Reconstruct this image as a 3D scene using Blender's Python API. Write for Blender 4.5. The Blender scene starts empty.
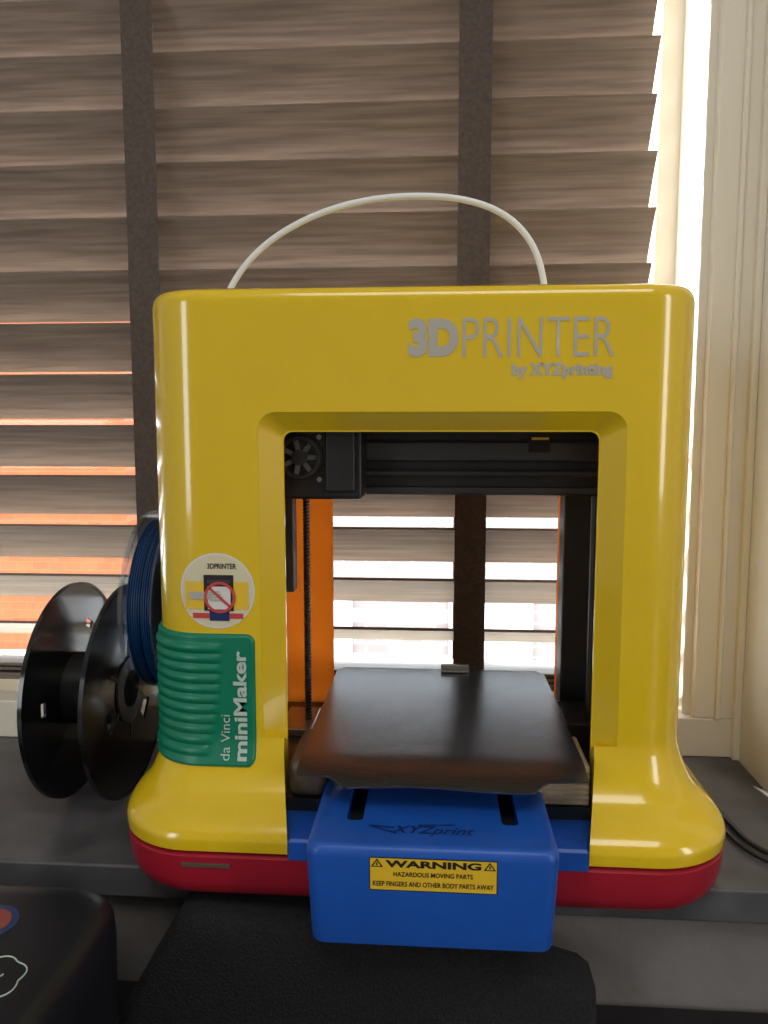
import bpy, bmesh, math, random
from math import sin, cos, pi, radians, sqrt
from mathutils import Vector, Matrix
random.seed(3)
scene = bpy.context.scene
COL = scene.collection
scene.view_settings.view_transform = 'Standard'

# ---------------------------------------------------------------- materials
def new_mat(name):
    m = bpy.data.materials.new(name); m.use_nodes = True
    return m, m.node_tree, m.node_tree.nodes['Principled BSDF']

def mat(name, col, rough=0.5, metal=0.0, coat=0.0, noise=0.0, nscale=40, bump=0.0, bscale=200,
        stretch=(1, 1, 1), spec=0.5, dark=None):
    m, nt, b = new_mat(name)
    b.inputs['Base Color'].default_value = (*col, 1)
    b.inputs['Roughness'].default_value = rough
    b.inputs['Metallic'].default_value = metal
    b.inputs['Coat Weight'].default_value = coat
    b.inputs['Coat Roughness'].default_value = 0.06
    b.inputs['Specular IOR Level'].default_value = spec
    tc = nt.nodes.new('ShaderNodeTexCoord'); mp = nt.nodes.new('ShaderNodeMapping')
    mp.inputs['Scale'].default_value = stretch
    nt.links.new(tc.outputs['Object'], mp.inputs['Vector'])
    if noise > 0 or dark:
        n = nt.nodes.new('ShaderNodeTexNoise'); n.inputs['Scale'].default_value = nscale
        n.inputs['Detail'].default_value = 6
        nt.links.new(mp.outputs['Vector'], n.inputs['Vector'])
        r = nt.nodes.new('ShaderNodeValToRGB')
        d = dark if dark else tuple(c * (1 - noise) for c in col)
        r.color_ramp.elements[0].color = (*d, 1); r.color_ramp.elements[1].color = (*col, 1)
        r.color_ramp.elements[0].position = 0.35; r.color_ramp.elements[1].position = 0.65
        nt.links.new(n.outputs['Fac'], r.inputs['Fac'])
        nt.links.new(r.outputs['Color'], b.inputs['Base Color'])
    if bump > 0:
        n2 = nt.nodes.new('ShaderNodeTexNoise'); n2.inputs['Scale'].default_value = bscale
        n2.inputs['Detail'].default_value = 4
        nt.links.new(mp.outputs['Vector'], n2.inputs['Vector'])
        bp = nt.nodes.new('ShaderNodeBump'); bp.inputs['Strength'].default_value = bump
        bp.inputs['Distance'].default_value = 0.002
        nt.links.new(n2.outputs['Fac'], bp.inputs['Height'])
        nt.links.new(bp.outputs['Normal'], b.inputs['Normal'])
    return m

def translucent_mat(name, col, tcol, mixf):
    m, nt, b = new_mat(name)
    b.inputs['Base Color'].default_value = (*col, 1); b.inputs['Roughness'].default_value = 0.3
    t = nt.nodes.new('ShaderNodeBsdfTranslucent'); t.inputs['Color'].default_value = (*tcol, 1)
    mx = nt.nodes.new('ShaderNodeMixShader'); mx.inputs['Fac'].default_value = mixf
    nt.links.new(b.outputs[0], mx.inputs[1]); nt.links.new(t.outputs[0], mx.inputs[2])
    nt.links.new(mx.outputs[0], nt.nodes['Material Output'].inputs['Surface'])
    return m

def glass_mat(name, tint, gloss):
    m, nt, b = new_mat(name)
    t = nt.nodes.new('ShaderNodeBsdfTransparent'); t.inputs['Color'].default_value = (*tint, 1)
    g = nt.nodes.new('ShaderNodeBsdfGlossy'); g.inputs['Roughness'].default_value = 0.08
    mx = nt.nodes.new('ShaderNodeMixShader'); mx.inputs['Fac'].default_value = gloss
    nt.links.new(t.outputs[0], mx.inputs[1]); nt.links.new(g.outputs[0], mx.inputs[2])
    nt.links.new(mx.outputs[0], nt.nodes['Material Output'].inputs['Surface'])
    return m

def brick_mat(name, c1, c2, mortar, scale=4.0, ms=0.03):
    m, nt, b = new_mat(name)
    tc = nt.nodes.new('ShaderNodeTexCoord'); mp = nt.nodes.new('ShaderNodeMapping')
    mp.inputs['Rotation'].default_value = (radians(90), 0, 0)
    br = nt.nodes.new('ShaderNodeTexBrick'); br.inputs['Scale'].default_value = scale
    br.inputs['Color1'].default_value = (*c1, 1); br.inputs['Color2'].default_value = (*c2, 1)
    br.inputs['Mortar'].default_value = (*mortar, 1); br.inputs['Mortar Size'].default_value = ms
    nt.links.new(tc.outputs['Object'], mp.inputs['Vector']); nt.links.new(mp.outputs['Vector'], br.inputs['Vector'])
    nt.links.new(br.outputs['Color'], b.inputs['Base Color']); b.inputs['Roughness'].default_value = 0.9
    return m

M_YEL = mat('yellow_gloss_plastic', (0.81, 0.555, 0.014), 0.18, coat=0.7, noise=0.04, nscale=8)
M_RED = mat('red_plastic', (0.38, 0.012, 0.03), 0.35, noise=0.1, nscale=15)
M_BLUE = mat('blue_plastic', (0.012, 0.10, 0.50), 0.38, noise=0.12, nscale=30, bump=0.05, bscale=400)
M_BLUED = mat('dark_blue_ink', (0.004, 0.02, 0.12), 0.5)
M_GREEN = mat('green_plastic', (0.0, 0.205, 0.115), 0.35, noise=0.06, nscale=20)
M_SILV = mat('silver_print', (0.47, 0.45, 0.40), 0.4)
M_LGREY = mat('pale_print', (0.50, 0.62, 0.56), 0.5)
M_DARK = mat('charcoal_plastic', (0.022, 0.022, 0.026), 0.35, noise=0.2, nscale=60)
M_GREY = mat('grey_rail_metal', (0.07, 0.07, 0.076), 0.35, metal=0.5)
M_STEEL = mat('steel', (0.35, 0.34, 0.33), 0.35, metal=0.9)
M_SCREW = mat('dark_steel_screw', (0.10, 0.10, 0.11), 0.3, metal=0.9)
M_BLACK = mat('black_gloss_plastic', (0.008, 0.008, 0.010), 0.16, coat=0.3)
M_BLACKS = mat('black_satin_plastic', (0.012, 0.013, 0.018), 0.38, noise=0.2, nscale=30)
M_BLACKM = mat('black_matte_plastic', (0.012, 0.012, 0.014), 0.45, noise=0.2, nscale=80)
M_ORANGE = translucent_mat('orange_translucent_panel', (0.80, 0.28, 0.04), (1.0, 0.52, 0.14), 0.75)
M_BED = mat('print_bed_dark_sheet', (0.20, 0.235, 0.28), 0.26, metal=0.95, bump=0.12, bscale=60, stretch=(1, 14, 1), spec=0.8)
M_BEIGE = mat('beige_foam', (0.42, 0.33, 0.22), 0.8, bump=0.6, bscale=90, stretch=(8, 1, 1))
M_BROWN = mat('brown_plastic', (0.10, 0.07, 0.05), 0.5)
M_FIL = mat('blue_filament', (0.006, 0.075, 0.26), 0.22, coat=0.4, noise=0.75, nscale=3.0, stretch=(260, 1, 1))
M_CLEAR = glass_mat('clear_plastic', (0.88, 0.92, 0.94), 0.16)
M_TUBE = mat('white_tube', (0.80, 0.84, 0.86), 0.25)
M_WHITE = mat('sticker_cream', (0.72, 0.66, 0.45), 0.5)
M_PAPER = mat('sticker_white', (0.75, 0.73, 0.70), 0.5)
M_LABEL = mat('label_yellow', (0.85, 0.55, 0.03), 0.45)
M_INK = mat('black_ink', (0.012, 0.012, 0.012), 0.6)
M_REDINK = mat('red_ink', (0.6, 0.06, 0.05), 0.5)
M_SLAT = mat('blind_wood', (0.255, 0.200, 0.162), 0.48, dark=(0.155, 0.118, 0.095), nscale=8, stretch=(1.2, 26, 26), bump=0.2, bscale=12)
M_TAPE = mat('blind_tape_cloth', (0.115, 0.088, 0.074), 0.9, noise=0.3, nscale=300, bump=0.4, bscale=900)
M_FRAME = mat('cream_window_paint', (0.88, 0.82, 0.69), 0.3, noise=0.04, nscale=3)
M_WALL = mat('cream_plaster', (0.86, 0.83, 0.77), 0.8, noise=0.05, nscale=5, bump=0.12, bscale=120)
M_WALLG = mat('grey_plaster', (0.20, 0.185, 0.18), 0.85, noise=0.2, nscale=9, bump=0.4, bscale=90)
M_CEIL = mat('ceiling_paint', (0.8, 0.8, 0.78), 0.9, noise=0.03)
M_FLOOR = mat('floor_wood', (0.25, 0.17, 0.10), 0.5, dark=(0.15, 0.09, 0.05), nscale=5, stretch=(1, 12, 1))
M_SILL = mat('slate_sill', (0.13, 0.13, 0.14), 0.38, noise=0.6, nscale=14, bump=0.15, bscale=60)
M_DESK = mat('black_desk', (0.015, 0.014, 0.016), 0.5, noise=0.3)
M_FABRIC = mat('black_fabric', (0.016, 0.016, 0.020), 0.95, noise=0.6, nscale=500, bump=1.0, bscale=650)
M_BRICK = brick_mat('orange_brick', (0.25, 0.055, 0.012), (0.22, 0.042, 0.009), (0.26, 0.08, 0.03), 5.0, 0.010)
M_TRIM = mat('white_render', (0.5, 0.5, 0.5), 0.8)
M_PBRICK = brick_mat('pale_brick', (0.215, 0.19, 0.185), (0.185, 0.155, 0.15), (0.25, 0.255, 0.265), 3.0)
M_PAVE = mat('pavement', (0.30, 0.30, 0.29), 0.9, noise=0.2, nscale=4)

# ---------------------------------------------------------------- helpers
def empty(name, loc=(0, 0, 0)):
    o = bpy.data.objects.new(name, None); o.empty_display_size = 0.05
    COL.objects.link(o); return o

def mesh_obj(name, verts, faces, material, parent=None, smooth=False, sharp=35):
    me = bpy.data.meshes.new(name); me.from_pydata(verts, [], faces); me.update()
    o = bpy.data.objects.new(name, me); COL.objects.link(o)
    if material: me.materials.append(material)
    fix_normals(me)
    if smooth: smooth_mesh(me, sharp)
    if parent: o.parent = parent
    return o

def fix_normals(me):
    bm = bmesh.new(); bm.from_mesh(me); bmesh.ops.recalc_face_normals(bm, faces=bm.faces); bm.to_mesh(me); bm.free()

def smooth_mesh(me, sharp=35):
    me.polygons.foreach_set('use_smooth', [True] * len(me.polygons))
    me.set_sharp_from_angle(angle=radians(sharp)); me.update()

def box(name, x0, x1, y0, y1, z0, z1, material, parent=None, bevel=0.0, seg=3):
    v = [(x, y, z) for z in (z0, z1) for y in (y0, y1) for x in (x0, x1)]
    f = [(0, 2, 3, 1), (4, 5, 7, 6), (0, 1, 5, 4), (2, 6, 7, 3), (0, 4, 6, 2), (1, 3, 7, 5)]
    o = mesh_obj(name, v, f, material, parent)
    if bevel > 0:
        b = o.modifiers.new('bevel', 'BEVEL'); b.width = bevel; b.segments = seg; b.limit_method = 'ANGLE'
        o.data.polygons.foreach_set('use_smooth', [True] * 6)
        o.modifiers.new('wn', 'WEIGHTED_NORMAL')
    return o

def rrect(cx, hw, y0, y1, r, n=10):
    pts = []
    for (ccx, ccy, a0) in ((cx + hw - r, y0 + r, -90), (cx + hw - r, y1 - r, 0), (cx - hw + r, y1 - r, 90), (cx - hw + r, y0 + r, 180)):
        for i in range(n + 1):
            a = radians(a0 + 90 * i / n)
            pts.append((ccx + r * cos(a), ccy + r * sin(a)))
    return pts

def loft(name, sections, material, parent=None, smooth=True, sharp=40, axis='Z'):
    verts, faces = [], []
    n = len(sections[0][0])
    for loop, z in sections:
        for a, b in loop:
            verts.append((a, b, z) if axis == 'Z' else (a, z, b))
    for i in range(len(sections) - 1):
        for j in range(n):
            k = (j + 1) % n
            faces.append((i * n + j, i * n + k, (i + 1) * n + k, (i + 1) * n + j))
    faces.append(tuple(range(n))[::-1]); faces.append(tuple((len(sections) - 1) * n + j for j in range(n)))
    return mesh_obj(name, verts, faces, material, parent, smooth, sharp)

def boolean(o, cutters, sharp=35):
    for c in cutters:
        m = o.modifiers.new('b', 'BOOLEAN'); m.operation = 'DIFFERENCE'; m.solver = 'EXACT'; m.object = c
    bpy.context.view_layer.update()
    dg = bpy.context.evaluated_depsgraph_get()
    me = bpy.data.meshes.new_from_object(o.evaluated_get(dg))
    o.modifiers.clear(); o.data = me
    for c in cutters: bpy.data.objects.remove(c, do_unlink=True)
    smooth_mesh(me, sharp)

def lathe(name, profile, n, material, parent=None, center=(0, 0, 0), axis='X', smooth=True):
    verts, faces = [], []
    m = len(profile)
    for i in range(n):
        a = 2 * pi * i / n
        for r, t in profile:
            if axis == 'X': p = (t, r * cos(a), r * sin(a))
            elif axis == 'Y': p = (r * cos(a), t, r * sin(a))
            else: p = (r * cos(a), r * sin(a), t)
            verts.append(tuple(p[k] + center[k] for k in range(3)))
    for i in range(n):
        for j in range(m):
            i2 = (i + 1) % n; j2 = (j + 1) % m
            faces.append((i * m + j, i2 * m + j, i2 * m + j2, i * m + j2))
    return mesh_obj(name, verts, faces, material, parent, smooth, 35)

def cyl(name, r, t0, t1, material, parent, center, axis='Z', n=32):
    return lathe(name, [(0.00001, t0), (r, t0), (r, t1), (0.00001, t1)], n, material, parent, center, axis)

def curve(name, pts, r, material, parent=None):
    cu = bpy.data.curves.new(name, 'CURVE'); cu.dimensions = '3D'; cu.bevel_depth = r; cu.bevel_resolution = 4
    cu.use_fill_caps = True
    s = cu.splines.new('NURBS'); s.points.add(len(pts) - 1)
    for p, q in zip(s.points, pts): p.co = (*q, 1)
    s.order_u = 4; s.use_endpoint_u = True; s.resolution_u = 12
    cu.materials.append(material)
    o = bpy.data.objects.new(name, cu); COL.objects.link(o)
    if parent: o.parent = parent
    return o

def text(name, body, fn, u0, u1, v0, v1, material, parent, offset=0.0, shear=0.0):
    cu = bpy.data.curves.new(name, 'FONT'); cu.body = body; cu.offset = offset; cu.shear = shear
    cu.resolution_u = 4
    tmp = bpy.data.objects.new(name + '_t', cu); COL.objects.link(tmp)
    bpy.context.view_layer.update()
    dg = bpy.context.evaluated_depsgraph_get()
    me = bpy.data.meshes.new_from_object(tmp.evaluated_get(dg))
    bpy.data.objects.remove(tmp, do_unlink=True)
    xs = [v.co.x for v in me.vertices]; ys = [v.co.y for v in me.vertices]
    ax, bx, ay, by = min(xs), max(xs), min(ys), max(ys)
    for v in me.vertices:
        u = u0 + (v.co.x - ax) / (bx - ax) * (u1 - u0); w = v0 + (v.co.y - ay) / (by - ay) * (v1 - v0)
        v.co = fn(u, w)
    me.materials.clear(); me.materials.append(material)
    o = bpy.data.objects.new(name, me); COL.objects.link(o); o.parent = parent
    return o

# ================================================================ PRINTER
P = empty('desktop_3d_printer')
HW, R = 0.1755, 0.036
BACK = 0.190
FZ0, FZ1, FOOT, FSIDE = 0.040, 0.096, 0.0385, 0.0225
def flare(z):
    t = (z - FZ0) / (FZ1 - FZ0)
    if t >= 1: return 0.0
    if t < 0: return 1.0
    if t > 0.35: return (1 - t) ** 2.0
    return 1 - (1 - 0.4225) * ((t / 0.35) ** 1.8)
secs = []
def sec(hw, yf, r, z, cx=0.0): secs.append((rrect(cx, hw, yf, BACK, r, 14), z))
sec(0.1935, -0.0355, 0.052, 0.0325, .003)
sec(0.1975, -0.0383, 0.055, 0.0342, .003)
for i in range(0, 19):
    z = FZ0 + i / 18.0 * (FZ1 - FZ0); k = flare(z)
    sec(HW + FSIDE * k, -FOOT * k, R + 0.019 * k, z, .003 * k)
TOP = 0.3810
sec(HW, 0, R, 0.2)
sec(HW, 0, R, TOP - .0095)
sec(HW - 0.0008, 0.0008, R - .0005, TOP - .005)
sec(HW - 0.003, 0.003, R - .002, TOP - .0017)
sec(HW - 0.007, 0.007, R - .005, TOP)
body = loft('yellow_shell', secs, M_YEL, P, smooth=True)

def yloop(x0, x1, z0, z1, r, n=8, rb=None):
    rb = r if rb is None else rb
    pts = []
    for (cx, cz, a0, rr) in ((x1 - rb, z0 + rb, -90, rb), (x1 - r, z1 - r, 0, r), (x0 + r, z1 - r, 90, r), (x0 + rb, z0 + rb, 180, rb)):
        for i in range(n + 1):
            a = radians(a0 + 90 * i / n); pts.append((cx + rr * cos(a), cz + rr * sin(a)))
    return pts
OX0, OX1, OZ1 = -0.0850, 0.1145, 0.2915
TI = 0.0095      # the mouth narrows slightly towards the toe of the foot
c1 = loft('c1', [(yloop(OX0 + 2 * TI, OX1 - 2 * TI, 0.030, OZ1, 0.006), -0.080), (yloop(OX0, OX1, 0.030, OZ1, 0.006), -0.002),
                 (yloop(OX0, OX1, 0.030, OZ1, 0.006), 0.05)], None, axis='Y', smooth=False)
c2 = loft('c2', [(yloop(OX0 - .0155, OX1 + .0155, 0.0, OZ1 + .0135, 0.012, rb=.001), -0.0012),
                 (yloop(OX0 - .0135, OX1 + .0135, 0.0, OZ1 + .0115, 0.011, rb=.001), 0.001),
                 (yloop(OX0 - .001, OX1 + .001, 0.0, OZ1 + .001, 0.006, rb=.001), 0.011)], None, axis='Y', smooth=False)
bmc = bmesh.new(); bmc.from_mesh(c2.data)
for v in bmc.verts:
    if v.co.z < 0.05: v.co.z = 0.0925 - (v.co.y) * 0.5
bmc.to_mesh(c2.data); bmc.free()
c3 = box('c3', -0.160, 0.160, 0.013, 0.25, 0.049, 0.365, None)
boolean(body, [c1, c2, c3])
wn = body.modifiers.new('wn', 'WEIGHTED_NORMAL'); wn.keep_sharp = True

# red foot
rs = []
for hw, yf, r, z in ((0.176, -0.020, .04, 0.0), (0.186, -0.029, .048, 0.0015), (0.1920, -0.0345, .052, 0.006), (0.1950, -0.0365, .053, 0.013),
                     (0.1965, -0.0375, .054, 0.022), (0.1970, -0.0378, .054, 0.0300), (0.193, -0.035, .052, 0.0324)):
    rs.append((rrect(.003, hw, yf, BACK, r), z))
loft('red_foot', rs, M_RED, P)
box('foot_badge', -0.143, -0.112, -0.0386, -0.0372, 0.0235, 0.0262, M_BROWN, P, 0.0003)

# blue floor strip inside mouth (follows the narrowing mouth)
def trap(z, shrink=0.0):
    a = TI * 2 * (0.0365 / 0.078) + .0003
    return ([(OX0 + a + shrink, -.0382 + shrink), (OX1 - a - shrink, -.0382 + shrink), (OX1 - .0003, -.0018), (OX1 - .0003, .012), (OX0 + .0003, .012), (OX0 + .0003, -.0018)], z)
loft('blue_floor_strip', [trap(.0305), trap(.0420), trap(.0435, .0015)], M_BLUE, P, smooth=False)
box('inner_floor', -0.157, 0.157, 0.014, 0.187, 0.0495, 0.052, M_DARK, P)
box('mouth_floor', OX0 + .0003, OX1 - .0003, -0.0015, 0.014, 0.0430, 0.052, M_DARK, P)
box('foam_pad', 0.078, 0.1125, 0.000, 0.05, 0.052, 0.079, M_BEIGE, P, 0.002)
for i in range(7):
    box('foam_rib_%d' % i, 0.0785, 0.112, -0.0010, 0.0009, 0.0535 + i * .0035, 0.0555 + i * .0035, M_BEIGE, P, .0004)
box('mouth_shade_block', -0.0830, -0.058, -0.002, 0.06, 0.0525, 0.077, M_BROWN, P, 0.006)  # added block, its brown stands in for interior shade in the mouth corner

# drawer
dr = []
cxd = 0.0120
for hw, yf, r, z in ((0.0665, -0.070, .006, 0.001), (0.0683, -0.0728, .008, 0.0025), (0.0687, -0.0735, .008, 0.006), (0.0710, -0.0755, .008, 0.055),
                     (0.0708, -0.0752, .008, 0.058), (0.0700, -0.0742, .008, 0.0605), (0.0684, -0.0726, .007, 0.0617), (0.0660, -0.070, .006, 0.062)):
    dr.append((rrect(cxd, hw, yf, 0.05, r, 6), z))
drawer = loft('blue_drawer', dr, M_BLUE, P)
def slot(x):
    return loft('s', [(rrect(x, 0.0050, -0.046, 0.03, 0.003, 4), 0.054), (rrect(x, 0.0050, -0.046, 0.03, 0.003, 4), 0.07)], None, smooth=False)
boolean(drawer, [slot(-0.034), slot(0.058)])
for i, x in enumerate((-0.034, 0.058)):
    box('slot_bottom_%d' % i, x - .0044, x + .0044, -0.045, 0.029, 0.0535, 0.0545, M_INK, P)
text('drawer_logo', 'XYZprint', lambda u, v: (u, v, 0.0623), -0.012, 0.037, -0.062, -0.051, M_BLUED, P, 0.012, 0.4)
for i, (a, b) in enumerate((((-.024, -.052), (-.010, -.0535)), ((-.024, -.052), (-.008, -.060)), ((.004, -.050), (.026, -.0485)))):
    ux, uy = b[0] - a[0], b[1] - a[1]; L = sqrt(ux * ux + uy * uy); nx, ny = -uy / L * .0006, ux / L * .0006
    mesh_obj('logo_stroke_%d' % i, [(a[0] + nx, a[1] + ny, .0623), (a[0] - nx, a[1] - ny, .0623), (b[0] - nx, b[1] - ny, .0623), (b[0] + nx, b[1] + ny, .0623)], [(0, 1, 2, 3)], M_BLUED, P)
def fy(z): return -0.0735 - (z - 0.006) / 0.049 * 0.0020 if z < .055 else -0.0755
def lab(off):
    return lambda u, v: (u, fy(v) - off, v)
def lab_quad(name, pts, m, off):
    return mesh_obj(name, [lab(off)(*p) for p in pts], [tuple(range(len(pts)))], m, P)
LX0, LX1, LZ0, LZ1 = -0.0225, 0.0485, 0.0368, 0.0566
dz = 0.0018
lab_quad('label_border', [(LX0, LZ0), (LX1, LZ0), (LX1, LZ1), (LX0, LZ1)], M_INK, 0.00025)
e = .0005
lab_quad('warning_label', [(LX0 + e, LZ0 + e), (LX1 - e, LZ0 + e), (LX1 - e, LZ1 - e), (LX0 + e, LZ1 - e)], M_LABEL, 0.0004)
text('label_warning_text', 'WARNING', lab(.0006), -0.0135, 0.0395, 0.0492 + dz, 0.0535 + dz, M_INK, P, 0.04)
text('label_line_1', 'HAZARDOUS MOVING PARTS', lab(.0006), -0.009, 0.035, 0.0438 + dz, 0.0466 + dz, M_INK, P, 0.018)
text('label_line_2', 'KEEP FINGERS AND OTHER BODY PARTS AWAY', lab(.0006), -0.0205, 0.0465, 0.0378 + dz, 0.0408 + dz, M_INK, P, 0.018)
for i, x in enumerate((-0.0182, 0.0442)):
    lab_quad('label_triangle_%d' % i, [(x - .0034, .0492 + dz), (x + .0034, .0492 + dz), (x, .0542 + dz)], M_INK, 0.0006)
    lab_quad('label_triangle_in_%d' % i, [(x - .0021, .0499 + dz), (x + .0021, .0499 + dz), (x, .0530 + dz)], M_LABEL, 0.0008)
    lab_quad('label_triangle_mark_%d' % i, [(x - .0004, .0503 + dz), (x + .0004, .0503 + dz), (x + .0004, .0522 + dz), (x - .0004, .0522 + dz)], M_INK, 0.0009)

# print bed : thin flexible sheet, slightly wavy, with drooping front lip
bx0, bx1 = -0.0720, 0.1060
def bed_front(x):
    a = x - bx0; b = bx1 - x
    if a < .020: return -0.0290
    if b < .024: return -0.0300
    fa = min(1, (a - .020) / .012); fb = min(1, (b - .024) / .010)
    return -0.0295 - 0.0085 * min(fa, fb)
NX, NY = 60, 40
bv, bf = [], []
for layer in (0, 1):
    for j in range(NY + 1):
        for i in range(NX + 1):
            x = bx0 + (bx1 - bx0) * i / NX
            y1 = 0.177 - (0.006 if min(x - bx0, bx1 - x) < .004 else 0)
            t = (j / NY)
            y = bed_front(x) + (y1 - bed_front(x)) * t
            z = 0.0850 - max(0, (-0.004 - y)) ** 2 * 6.0 + 0.0010 * (1 + sin(x * 55 + 1.4)) * (1 - t) ** 2
            bv.append((x, y, z - (0.0011 if layer else 0)))
S1_ = (NX + 1) * (NY + 1)
for j in range(NY):
    for i in range(NX):
        a = j * (NX + 1) + i
        bf.append((a, a + 1, a + NX + 2, a + NX + 1)); bf.append((a + S1_, a + NX + 1 + S1_, a + NX + 2 + S1_, a + 1 + S1_))
for i in range(NX):
    bf.append((i, i + S1_, i + 1 + S1_, i + 1)); a = NY * (NX + 1) + i; bf.append((a, a + 1, a + 1 + S1_, a + S1_))
for j in range(NY):
    a = j * (NX + 1); bf.append((a, a + NX + 1, a + NX + 1 + S1_, a + S1_)); a += NX; bf.append((a, a + S1_, a + NX + 1 + S1_, a + NX + 1))
mesh_obj('print_bed_sheet', bv, bf, M_BED, P, smooth=True, sharp=40)
box('bed_plate', -0.060, 0.098, 0.002, 0.170, 0.0800, 0.0830, M_DARK, P, .001)
box('bed_rear_clip', 0.018, 0.042, 0.1735, 0.1775, 0.0800, 0.0900, M_STEEL, P, .0008)
box('bed_rear_clip_tongue', 0.018, 0.042, 0.1660, 0.1765, 0.0856, 0.0868, M_STEEL, P, .0004)
box('bed_carriage', 0.0, 0.04, 0.0, 0.15, 0.0515, 0.0660, M_DARK, P, .001)
box('bed_support', -0.045, 0.075, 0.005, 0.165, 0.0660, 0.0800, M_BLACKM, P, .002)
box('bed_rail_1', -0.02, -0.012, 0.0, 0.187, 0.058, 0.064, M_STEEL, P, .001)
box('bed_rail_2', 0.05, 0.058, 0.014, 0.187, 0.058, 0.064, M_STEEL, P, .001)

# gantry
box('gantry_beam', -0.157, 0.157, 0.082, 0.105, 0.2455, 0.335, M_DARK, P, .0015)
box('gantry_upper_rail', -0.150, 0.150, 0.074, 0.082, 0.2700, 0.2850, M_GREY, P, .002)
box('gantry_lower_lip', -0.150, 0.150, 0.076, 0.082, 0.2470, 0.2520, M_GREY, P, .001)
box('gantry_rod', -0.150, 0.150, 0.066, 0.071, 0.2600, 0.2645, M_GREY, P, .002)
box('extruder_block', -0.0985, -0.0375, 0.045, 0.080, 0.2450, 0.330, M_DARK, P, .003)
box('extruder_cover', -0.063, -0.042, 0.041, 0.046, 0.250, 0.30, M_DARK, P, .002)
FANC = (-0.0805, 0.0435, 0.2740)
lathe('extruder_fan_ring', [(0.0125, -.002), (0.0145, -.002), (0.0145, .002), (0.0125, .002)], 40, M_GREY, P, FANC, 'Y')
lathe('extruder_fan_housing', [(0.0145, -.0012), (0.0160, -.0012), (0.0160, .002), (0.0145, .002)], 40, M_BLACKM, P, FANC, 'Y')
cyl('extruder_fan_hub', 0.0055, -.002, .002, M_GREY, P, FANC, 'Y')
M_FAN = mat('fan_grey', (0.20, 0.20, 0.21), 0.5)
for i in range(7):
    a = 2 * pi * i / 7
    o = box('fan_blade_%d' % i, .0050, .0118, -.0008, .0008, -.0016, .0016, M_FAN, P)
    o.location = (FANC[0], 0.0438, FANC[2]); o.rotation_euler = (0, a, 0)
for i, (x, z) in enumerate(((-.067, .259), (-.067, .288), (-.094, .259))):
    cyl('screw_%d' % i, 0.0018, -.001, .001, M_STEEL, P, (x, 0.0435, z), 'Y', 12)
box('head_sticker', 0.0780, 0.0930, 0.0728, 0.0740, 0.2770, 0.2860, M_INK, P)
box('head_sticker_orange', 0.0800, 0.0920, 0.0722, 0.0730, 0.2858, 0.2876, M_LABEL, P)
box('left_column', -0.110, -0.0945, 0.090, 0.105, 0.170, 0.2455, M_GREY, P, .001)
cyl('z_screw', 0.0024, 0.052, 0.30, M_SCREW, P, (-0.090, 0.122, 0), 'Z', 16)
cyl('z_guide_rod', 0.0035, 0.052, 0.30, M_STEEL, P, (-0.112, 0.125, 0), 'Z', 16)
# continuous helical thread
hp, hf = [], []
NT = 24 * 70
for i in range(NT + 1):
    a = 2 * pi * i / 24; zc = 0.056 + 0.0027 * i / 24
    for r_, dz_ in ((0.0022, -.0008), (0.0033, 0.0), (0.0022, .0008)):
        hp.append((-0.090 + r_ * cos(a), 0.122 + r_ * sin(a), zc + dz_))
for i in range(NT):
    for j in range(2):
        q = i * 3 + j; hf.append((q, q + 1, q + 4, q + 3))
mesh_obj('z_screw_thread', hp, hf, M_SCREW, P, smooth=False)
box('right_column', 0.1165, 0.1440, 0.150, 0.172, 0.052, 0.335, M_BLACKM, P, .0015)
cyl('z_guide_rod_b', 0.0030, 0.052, 0.30, M_BLACKM, P, (0.131, 0.10, 0), 'Z', 16)
box('rear_panel_left', -0.157, -0.077, 0.178, 0.184, 0.052, 0.361, M_ORANGE, P)
box('rear_panel_right', 0.1170, 0.157, 0.178, 0.184, 0.052, 0.361, M_ORANGE, P)
box('rear_panel_top', -0.077, 0.117, 0.178, 0.184, 0.262, 0.361, M_ORANGE, P)
box('side_bracket_left', -0.1100, -0.0840, 0.100, 0.150, 0.052, 0.0580, M_STEEL, P, .001)
box('side_bracket_right', 0.1120, 0.1500, 0.090, 0.140, 0.052, 0.0720, M_DARK, P, .001)

# front text
front = lambda off: (lambda u, v: (u, -off, v))
text('logo_3d', '3D', front(.0004), -0.0045, 0.0260, 0.3370, 0.3605, M_SILV, P, 0.06)
text('logo_printer', 'PRINTER', front(.0004), 0.0285, 0.1195, 0.3370, 0.3605, M_SILV, P, -0.010)
text('logo_by', 'by XYZprinting', front(.0004), 0.0585, 0.1190, 0.3235, 0.3332, M_SILV, P, 0.045)

def outline(s, off, z=0.2):
    k = flare(z)
    if s <= 0: x, y, nx, ny = -(HW - R) - s, 0.0, 0.0, -1.0
    elif s < pi * R / 2:
        a = s / R; x, y, nx, ny = -(HW - R) - R * sin(a), R - R * cos(a), -sin(a), -cos(a)
    else: x, y, nx, ny = -HW, R + (s - pi * R / 2), -1.0, 0.0
    return x + nx * (off + k * FSIDE), y + ny * (off + k * FOOT)

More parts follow.
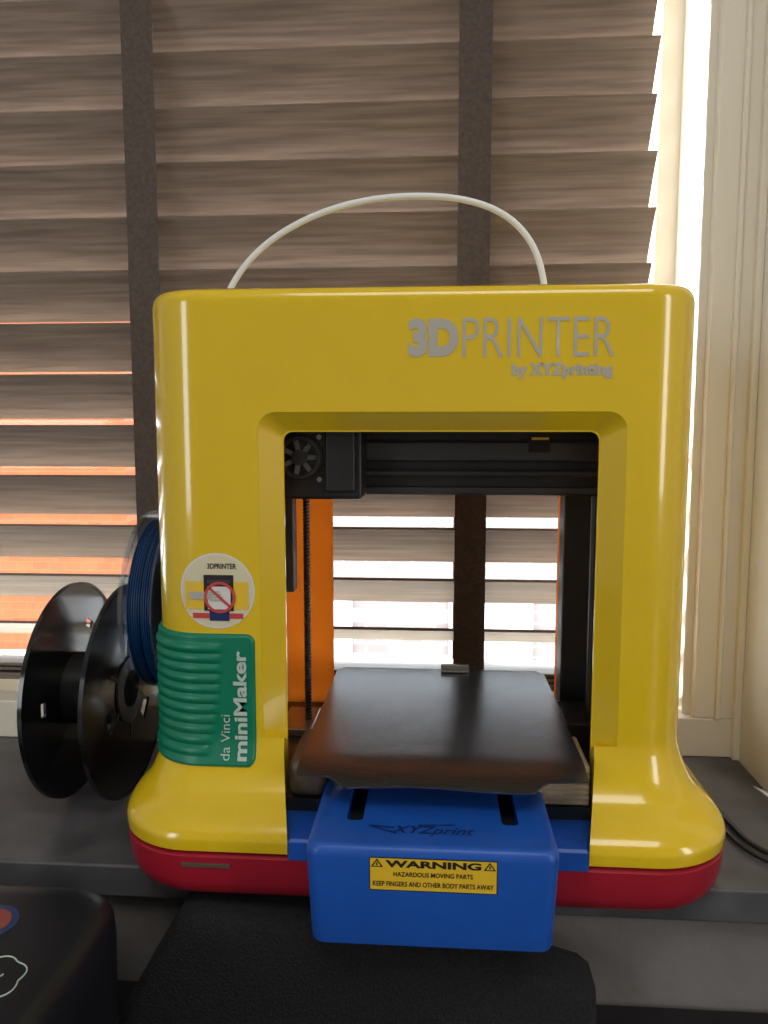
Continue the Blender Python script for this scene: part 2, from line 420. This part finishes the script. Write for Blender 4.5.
# green badge
S0, S1, Z0, Z1, RC = -0.0365, 0.058, 0.0740, 0.1615, 0.006
NS, NZ = 60, 150
verts, faces = [], []
for j in range(NZ + 1):
    z = Z0 + (Z1 - Z0) * j / NZ
    d = min(z - Z0, Z1 - z); ins = RC - sqrt(max(0, RC * RC - (RC - d) ** 2)) if d < RC else 0
    a0, a1 = S0 + ins, S1 - ins
    for i in range(NS + 1):
        s = a0 + (a1 - a0) * i / NS
        de = min(s - a0, a1 - s, d)
        h = 0.0024 * min(1, sqrt(max(0, de) / 0.0022)) if de < .0022 else 0.0024
        n = (Z1 - .006 - z) / 0.0068
        ri = math.floor(n)
        if 0 <= ri < 11:
            st = -0.015 + 0.0010 * ri * (ri / 11)
            w = max(0, min(1, (s - st) / 0.003)) * max(0, min(1, (a1 - .004 - s) / .003))
            h += 0.0018 * w * max(0, sin(pi * (n - ri))) ** 0.7
        x, y = outline(s, h if de > 0 else -0.0005, z)
        verts.append((x, y, z))
for j in range(NZ):
    for i in range(NS):
        a = j * (NS + 1) + i; faces.append((a, a + 1, a + NS + 2, a + NS + 1))
mesh_obj('green_badge', verts, faces, M_GREEN, P, smooth=True, sharp=60)
def bt(u, v):
    x = -v; s = -(HW - R) - x
    X, Y = outline(s, .0031, u); return (X, Y, u)
text('badge_da_vinci', 'da Vinci', bt, 0.0785, 0.1080, 0.1200, 0.1262, M_LGREY, P, 0.0)
text('badge_minimaker', 'miniMaker', bt, 0.0785, 0.1510, 0.1085, 0.1175, M_LGREY, P, 0.03)

# round sticker (wrapped)
def wrap(u, v, off):
    x, y = outline(-(HW - R) - u, off); return (x, y, v)
SX, SZ, SR = -0.1275, 0.1895, 0.0248
def disc(name, cx, cz, r0, r1, m, off, a0=0, a1=360, n=48):
    v, f = [], []
    K = 8
    for i in range(n + 1):
        a = radians(a0 + (a1 - a0) * i / n)
        for k in range(K + 1):
            r = r0 + (r1 - r0) * k / K
            v.append(wrap(cx + r * cos(a), cz + r * sin(a), off))
    for i in range(n):
        for k in range(K):
            q = i * (K + 1) + k; f.append((q, q + 1, q + K + 2, q + K + 1))
    return mesh_obj(name, v, f, m, P, True)
def patch(name, x0, x1, z0, z1, m, off, rot=0):
    v, f = [], []
    N = 8; cx, cz = (x0 + x1) / 2, (z0 + z1) / 2
    for j in range(2):
        for i in range(N + 1):
            x = x0 + (x1 - x0) * i / N - cx; z = (z0 if j == 0 else z1) - cz
            v.append(wrap(cx + x * cos(rot) - z * sin(rot), cz + x * sin(rot) + z * cos(rot), off))
    for i in range(N): f.append((i, i + 1, i + N + 2, i + N + 1))
    return mesh_obj(name, v, f, m, P)
disc('sticker_disc', SX, SZ, 0, SR, M_PAPER, .0003)
disc('sticker_face', SX, SZ, 0, SR - .0012, M_WHITE, .0004)
patch('sticker_yellow_l', SX - .021, SX - .0085, SZ - .012, SZ + .006, M_LABEL, .0007)
patch('sticker_yellow_r', SX + .011, SX + .0205, SZ - .012, SZ + .006, M_LABEL, .0007)
patch('sticker_machine', SX - .0085, SX + .011, SZ - .013, SZ + .0105, M_INK, .0008)
patch('sticker_machine_bed', SX - .006, SX + .009, SZ - .012, SZ + .003, M_PAPER, .0010)
patch('sticker_rail', SX - .0065, SX + .009, SZ + .005, SZ + .0075, M_GREY, .0010)
patch('sticker_hand', SX - .018, SX - .003, SZ - .0055, SZ - .0005, M_SILV, .0012)
for i in range(4):
    patch('sticker_finger_%d' % i, SX - .004, SX + .004 - .001 * abs(i - 1), SZ - .0065 + i * .0018, SZ - .0053 + i * .0018, M_SILV, .0013)
disc('sticker_ring', SX + .002, SZ - .004, .0085, .0103, M_REDINK, .0015)
patch('sticker_slash', SX - .007, SX + .011, SZ - .0048, SZ - .0032, M_REDINK, .0015, radians(-42))
patch('sticker_foot', SX - .016, SX + .017, SZ - .018, SZ - .0145, M_REDINK, .0008)
patch('sticker_foot_bed', SX - .005, SX + .008, SZ - .0195, SZ - .0125, M_BLUED, .0009)
text('sticker_text', '3DPRINTER', lambda u, v: wrap(u, v, .0007), SX - .006, SX + .013, SZ + .0145, SZ + .0180, M_INK, P, 0.02)

# white feed tube
curve('feed_tube', [(-.150, .10, .355), (-.149, .10, .383), (-.139, .10, .406), (-.115, .10, .431), (-.080, .10, .450), (-.042, .10, .460), (-.006, .10, .4625),
                    (.031, .10, .4600), (.062, .10, .449), (.082, .10, .428), (.090, .10, .403), (.0925, .10, .38), (.093, .10, .355)], .0024, M_TUBE, P)

# blue filament spool hung on the printer's side
c = (0, 0.108, 0.158)
XC = -0.0095
def profile_disc(r0, r1, a, b): return [(r0, a), (r1, a), (r1, b), (r0, b)]
coil = [(0.03, -0.1972 + XC)]
for i in range(11):
    xx = -0.1972 + XC + i * .00172
    coil += [(0.0645, xx), (0.0660, xx + .0005), (0.0660, xx + .0012)]
coil += [(0.0645, -0.1782 + XC), (0.03, -0.1782 + XC)]
lathe('filament_coil', coil, 72, M_FIL, P, c)
lathe('spool_flange_outer', profile_disc(0.012, 0.0725, -0.1995 + XC, -0.1975 + XC), 72, M_CLEAR, P, c)
lathe('spool_flange_rim', profile_disc(0.0712, 0.0735, -0.2002 + XC, -0.1968 + XC), 72, M_CLEAR, P, c)
lathe('spool_flange_inner', profile_disc(0.012, 0.0715, -0.1780 + XC, -0.1767 + XC), 72, M_CLEAR, P, c)
cyl('spool_hub', 0.03, -0.1970 + XC, -0.1775 + XC, M_BLACKM, P, c, 'X')
cyl('spool_axle', 0.008, -0.2020 + XC, -0.172, M_BLACKM, P, c, 'X')

# ================================================================ EMPTY BLACK SPOOL standing on the sill
E = empty('empty_filament_spool')
ec = (0, 0.108, 0.0853)
def flange(name, x0, x1, ri, ro, wd, cnt, ph):
    o = lathe(name, profile_disc(0.020, 0.0845, x0, x1), 96, M_BLACK, E, ec)
    cs = []
    for i in range(cnt):
        a0 = radians(ph + i * 360 / cnt)
        pts = []
        w = radians(wd)
        for k in range(9): a = a0 - w + 2 * w * k / 8; pts.append((ec[1] + ro * cos(a), ec[2] + ro * sin(a)))
        for k in range(9): a = a0 + w - 2 * w * k / 8; pts.append((ec[1] + ri * cos(a), ec[2] + ri * sin(a)))
        n = len(pts); v = [(x0 - .01, p[0], p[1]) for p in pts] + [(x1 + .01, p[0], p[1]) for p in pts]
        f = [(j, (j + 1) % n, n + (j + 1) % n, n + j) for j in range(n)] + [tuple(range(n))[::-1], tuple(range(n, 2 * n))]
        cs.append(mesh_obj('cc', v, f, None))
    boolean(o, cs)
    lathe(name + '_rim', profile_disc(0.0830, 0.0851, x0 - .0006, x1 + .0006), 96, M_BLACK, E, ec)
    return o
FL, FR = -0.2790, -0.2350
flange('flange_left', FL, FL + .002, 0.050, 0.057, 6, 3, -60)
flange('flange_right', FR, FR + .002, 0.034, 0.046, 12, 3, 200)
lathe('hub', profile_disc(0.0255, 0.0285, FL + .0015, FR + .0005), 48, M_BLACKM, E, ec)
lathe('hub_collar', profile_disc(0.0150, 0.0265, FR, FR + .0035), 48, M_BLACKM, E, ec)
for i in range(6):
    a = 2 * pi * i / 6
    o = box('hub_rib_%d' % i, FR, FR + .0025, -.0015, .0015, .026, .040, M_BLACKM, E)
    o.location = (0, ec[1], ec[2]); o.rotation_euler = (a, 0, 0)

# ================================================================ WINDOW, SILL, ROOM
XR = 0.284
XL = -1.10
WY = 0.205
ZT = 1.35
SF = -0.001
S = empty('window_sill')
box('sill_slab', XL, XR, SF, 0.34, -0.023, 0.0, M_SILL, S, .002)
box('sill_nose', XR - .0, 1.4, SF, 0.02, -0.023, 0.0, M_SILL, S, .002)
W = empty('window_1')
box('frame_bottom', XL, XR, WY, 0.235, 0.0, 0.036, M_FRAME, W, .0015)
box('frame_bottom_outer', XL, XR, 0.300, 0.335, 0.0, 0.045, M_FRAME, W, .0015)
box('frame_right_face', 0.244, XR, WY, 0.238, 0.036, ZT, M_FRAME, W, .0012)
box('frame_right_step', 0.2370, 0.252, WY + .010, 0.300, 0.036, ZT, M_FRAME, W, .0012)
box('frame_right_stop', 0.2175, 0.240, 0.288, 0.300, 0.036, ZT, M_FRAME, W, .0012)
box('frame_right_moulding', 0.262, 0.2665, WY - .004, 0.215, 0.036, ZT, M_FRAME, W, .0015)
box('frame_right_edge_strip', 0.2775, XR, WY - .006, 0.215, 0.0, ZT, M_FRAME, W, .0012)
box('frame_right_outer', 0.2200, XR, 0.300, 0.335, 0.045, ZT, M_FRAME, W, .0015)
box('frame_left_face', XL, XL + .04, WY, 0.238, 0.036, ZT, M_FRAME, W, .0015)
box('frame_left_outer', XL, XL + .06, 0.300, 0.335, 0.045, ZT, M_FRAME, W, .0015)
box('frame_top', XL, XR, WY, 0.335, ZT - .04, ZT, M_FRAME, W, .0015)
box('glass_pane', XL + .06, 0.2200, 0.316, 0.319, 0.045, ZT - .04, glass_mat('window_glass', (0.97, 0.98, 0.98), 0.03), W)

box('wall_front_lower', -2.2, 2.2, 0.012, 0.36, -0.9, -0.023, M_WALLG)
box('wall_front_right', XR, 2.2, 0.020, 0.36, -0.023, 1.9, M_WALL)
box('wall_front_left', -2.2, XL, 0.0, 0.36, -0.023, 1.9, M_WALL)
box('wall_front_upper', XL, XR, 0.0, 0.36, ZT, 1.9, M_WALL)
box('wall_left', -2.3, -2.2, -3.4, 0.36, -0.9, 1.9, M_WALL)
box('wall_right', 2.2, 2.3, -3.4, 0.36, -0.9, 1.9, M_WALL)
box('wall_back', -2.3, 2.3, -3.5, -3.4, -0.9, 1.9, M_WALL)
box('ceiling', -2.3, 2.3, -3.5, 0.36, 1.9, 2.0, M_CEIL)
box('floor', -2.3, 2.3, -3.5, 0.36, -1.0, -0.9, M_FLOOR)

# blind
B = empty('window_blind')
verts, faces = [], []
def add_slat(yc, zc, tilt, w=0.0505, th=0.0028, x0=XL + .045, x1=0.206):
    ux, uz = -cos(tilt), sin(tilt)
    nx, nz = uz, -ux
    prof = []
    K = 6
    for k in range(K + 1):
        t = -1 + 2 * k / K; cr = 0.0012 * (1 - t * t)
        prof.append((yc + ux * w / 2 * t + nx * (th / 2 + cr), zc + uz * w / 2 * t + nz * (th / 2 + cr)))
    for k in range(K, -1, -1):
        t = -1 + 2 * k / K; cr = 0.0012 * (1 - t * t)
        prof.append((yc + ux * w / 2 * t + nx * (-th / 2 + cr), zc + uz * w / 2 * t + nz * (-th / 2 + cr)))
    n = len(prof); b0 = len(verts)
    jx = random.uniform(-.0015, .0015)
    for x in (x0, x1 + jx):
        for y, z in prof: verts.append((x, y, z))
    for j in range(n): k = (j + 1) % n; faces.append((b0 + j, b0 + k, b0 + n + k, b0 + n + j))
    faces.append(tuple(range(b0, b0 + n))[::-1]); faces.append(tuple(range(b0 + n, b0 + 2 * n)))
YB = 0.262
k = -8
while True:
    zi = 0.491 + k * 0.0485
    if zi > ZT - .06: break
    if k >= -2: tl = 58
    elif k >= -5: tl = 53
    else: tl = {-6: 46, -7: 36, -8: 26}[k]
    if k == -8: zi += 0.001
    T = radians(tl + random.uniform(-.5, .5))
    add_slat(YB, zi - 0.025 * sin(T), T)
    k += 1
for i in range(2):
    add_slat(YB, 0.0565 + i * 0.0045, radians(2))
mesh_obj('slats', verts, faces, M_SLAT, B, smooth=True, sharp=30)
box('bottom_rail', XL + .045, 0.206, YB - .025, YB + .025, 0.046, 0.053, M_SLAT, B, .002)
box('head_rail', XL + .045, 0.206, YB - .025, YB + .025, ZT - .075, ZT - .041, M_SLAT, B, .002)
for i, x in enumerate((-0.259, 0.0445, -0.60, -0.92)):
    box('ladder_tape_%d' % i, x - .0145, x + .0145, YB - .0270, YB - .0260, 0.05, ZT - .05, M_TAPE, B)
    box('ladder_tape_back_%d' % i, x - .0145, x + .0145, YB + .0260, YB + .0270, 0.05, ZT - .05, M_TAPE, B)

# outside
BX = empty('brick_building')
box('facade_orange', -3.25, -1.85, 4.0, 4.4, -3.0, 1.1, M_BRICK, BX)
for z in (0.52, 0.02, -0.42):
    box('render_band_%d' % int(z * 100), -3.25, -2.75, 3.96, 4.0, z, z + .13, M_TRIM, BX)
PB = empty('pale_building')
box('facade', -1.8, 6, 5.0, 5.4, -3.0, 0.30, M_PBRICK, PB)
for i in range(5):
    x = -1.2 + i * 1.3
    box('facade_window_%d' % i, x, x + .6, 4.96, 5.0, -1.6, -.9, M_TRIM, PB)
box('facade_coping', -1.85, 6.05, 4.94, 5.45, 0.30, 0.38, M_TRIM, PB)
box('ground_outside', -15, 15, 0.5, 20, -3.2, -3.0, M_PAVE)

# ================================================================ FOREGROUND
box('desk', -1.2, 1.2, -0.75, 0.010, -0.13, -0.09, M_DESK, None, .004)
D = empty('black_electronics_box')
bl = []
for hw, ins, r, z in ((.128, 0.004, .03, -.0895), (.130, 0.002, .032, -.085), (.131, 0, .033, -.01), (.130, .001, .032, .004), (.127, .004, .03, .009), (.120, .011, .025, .012), (.112, .019, .02, .0125)):
    bl.append((rrect(-0.305, hw, -0.32 + ins, -0.038 - ins, r, 10), z))
loft('housing', bl, M_BLACKS, D)
cyl('logo_disc_ring', 0.016, 0.0120, 0.0130, mat('logo_blue', (0.02, 0.05, 0.16), .4), D, (-0.240, -0.084, 0), 'Z', 40)
cyl('logo_disc', 0.012, 0.0124, 0.0134, mat('logo_red', (0.30, 0.07, 0.05), .4), D, (-0.240, -0.084, 0), 'Z', 40)
cl = []
for i in range(41):
    a = 2 * pi * i / 40; rr = 0.015 + 0.0025 * abs(sin(3 * a))
    cl.append((-0.213 + rr * cos(a) * 1.0, -0.128 + rr * sin(a), 0.0130))
curve('doodle_outline', cl, .0004, M_LGREY, D)
curve('doodle_mark', [(-.219, -.132, .013), (-.216, -.123, .013), (-.212, -.132, .013), (-.208, -.124, .013)], .0004, M_LGREY, D)

# black fabric bag leaning below the sill
G = empty('black_fabric_bag')
outl = [(-0.192, -0.0895), (-0.176, -0.060), (-0.154, -0.022), (-0.147, -0.010), (-0.137, -0.0055), (-0.07, -0.0100), (0.02, -0.022), (0.07, -0.034), (0.106, -0.044), (0.1135, -0.050), (0.116, -0.0895)]
gv, gf = [], []
ys = [-0.003, -0.0065, -0.03, -0.038, -0.042]
ins = [0.006, 0.0, 0.0, 0.002, 0.007]
cxx = -0.02
for y, q in zip(ys, ins):
    for x, z in outl:
        gv.append((x + (q if x < cxx else -q), y, max(-.0895, z - q)))
n = len(outl)
for i in range(len(ys) - 1):
    for j in range(n - 1): gf.append((i * n + j, i * n + j + 1, (i + 1) * n + j + 1, (i + 1) * n + j))
    gf.append((i * n + n - 1, i * n, (i + 1) * n, (i + 1) * n + n - 1))
gf.append(tuple(range(n))); gf.append(tuple((len(ys) - 1) * n + j for j in range(n)))
mesh_obj('bag_body', gv, gf, M_FABRIC, G, smooth=True, sharp=50)

# cables right of printer
curve('power_cable', [(.17, .196, .004), (.215, .185, .004), (.232, .10, .003), (.232, .055, .003), (.245, .035, .003), (.265, .026, .003), (.281, .022, .003)], .0020, M_BLACKM)
curve('usb_cable', [(.12, .198, .004), (.205, .194, .004), (.225, .12, .003), (.223, .055, .003), (.236, .028, .003), (.255, .014, .003), (.275, .008, .003)], .0016, M_BLACKM)

# ================================================================ LIGHTS
w = bpy.data.worlds.new('sky'); scene.world = w; w.use_nodes = True
bg = w.node_tree.nodes['Background']; bg.inputs['Color'].default_value = (0.90, 0.95, 1.0, 1); bg.inputs['Strength'].default_value = 9.0

def area(name, loc, target, sx, sy, power, col):
    l = bpy.data.lights.new(name, 'AREA'); l.shape = 'RECTANGLE'; l.size = sx; l.size_y = sy; l.energy = power; l.color = col
    o = bpy.data.objects.new(name, l); COL.objects.link(o); o.location = loc
    o.rotation_euler = (Vector(target) - Vector(loc)).to_track_quat('-Z', 'Y').to_euler()
    return o
area('ceiling_fill', (0.2, -1.3, 1.85), (0.2, -1.2, 0), 1.3, 0.7, 13.5, (1.0, 0.97, 0.92))  # overhead fill added to brighten the printer front, no fixture there
area('room_window_light', (-1.7, -2.2, 0.6), (0, 0, 0.2), 0.5, 1.3, 12.5, (0.9, 0.95, 1.0))  # soft fill added behind left, the wall has no window there
area('side_fill_right', (2.0, -1.4, 0.7), (0, 0, 0.2), 0.4, 1.3, 11, (1.0, 0.96, 0.90))  # second added fill from the right, for streaks on the rounded corners
sun = bpy.data.lights.new('sun', 'SUN'); sun.energy = 20.0; sun.angle = radians(1); sun.color = (1, .90, .76)
so = bpy.data.objects.new('sun', sun); COL.objects.link(so); so.rotation_euler = Vector((0.6, -1.0, -0.8)).to_track_quat('-Z', 'Y').to_euler()

# ================================================================ CAMERA
cam = bpy.data.cameras.new('camera'); co = bpy.data.objects.new('camera', cam); COL.objects.link(co)
co.location = (0.014, -0.480, 0.292); co.rotation_euler = (radians(84), 0, radians(4))
cam.lens = 27.07; cam.sensor_width = 36; cam.sensor_fit = 'AUTO'; cam.clip_start = 0.01
scene.camera = co
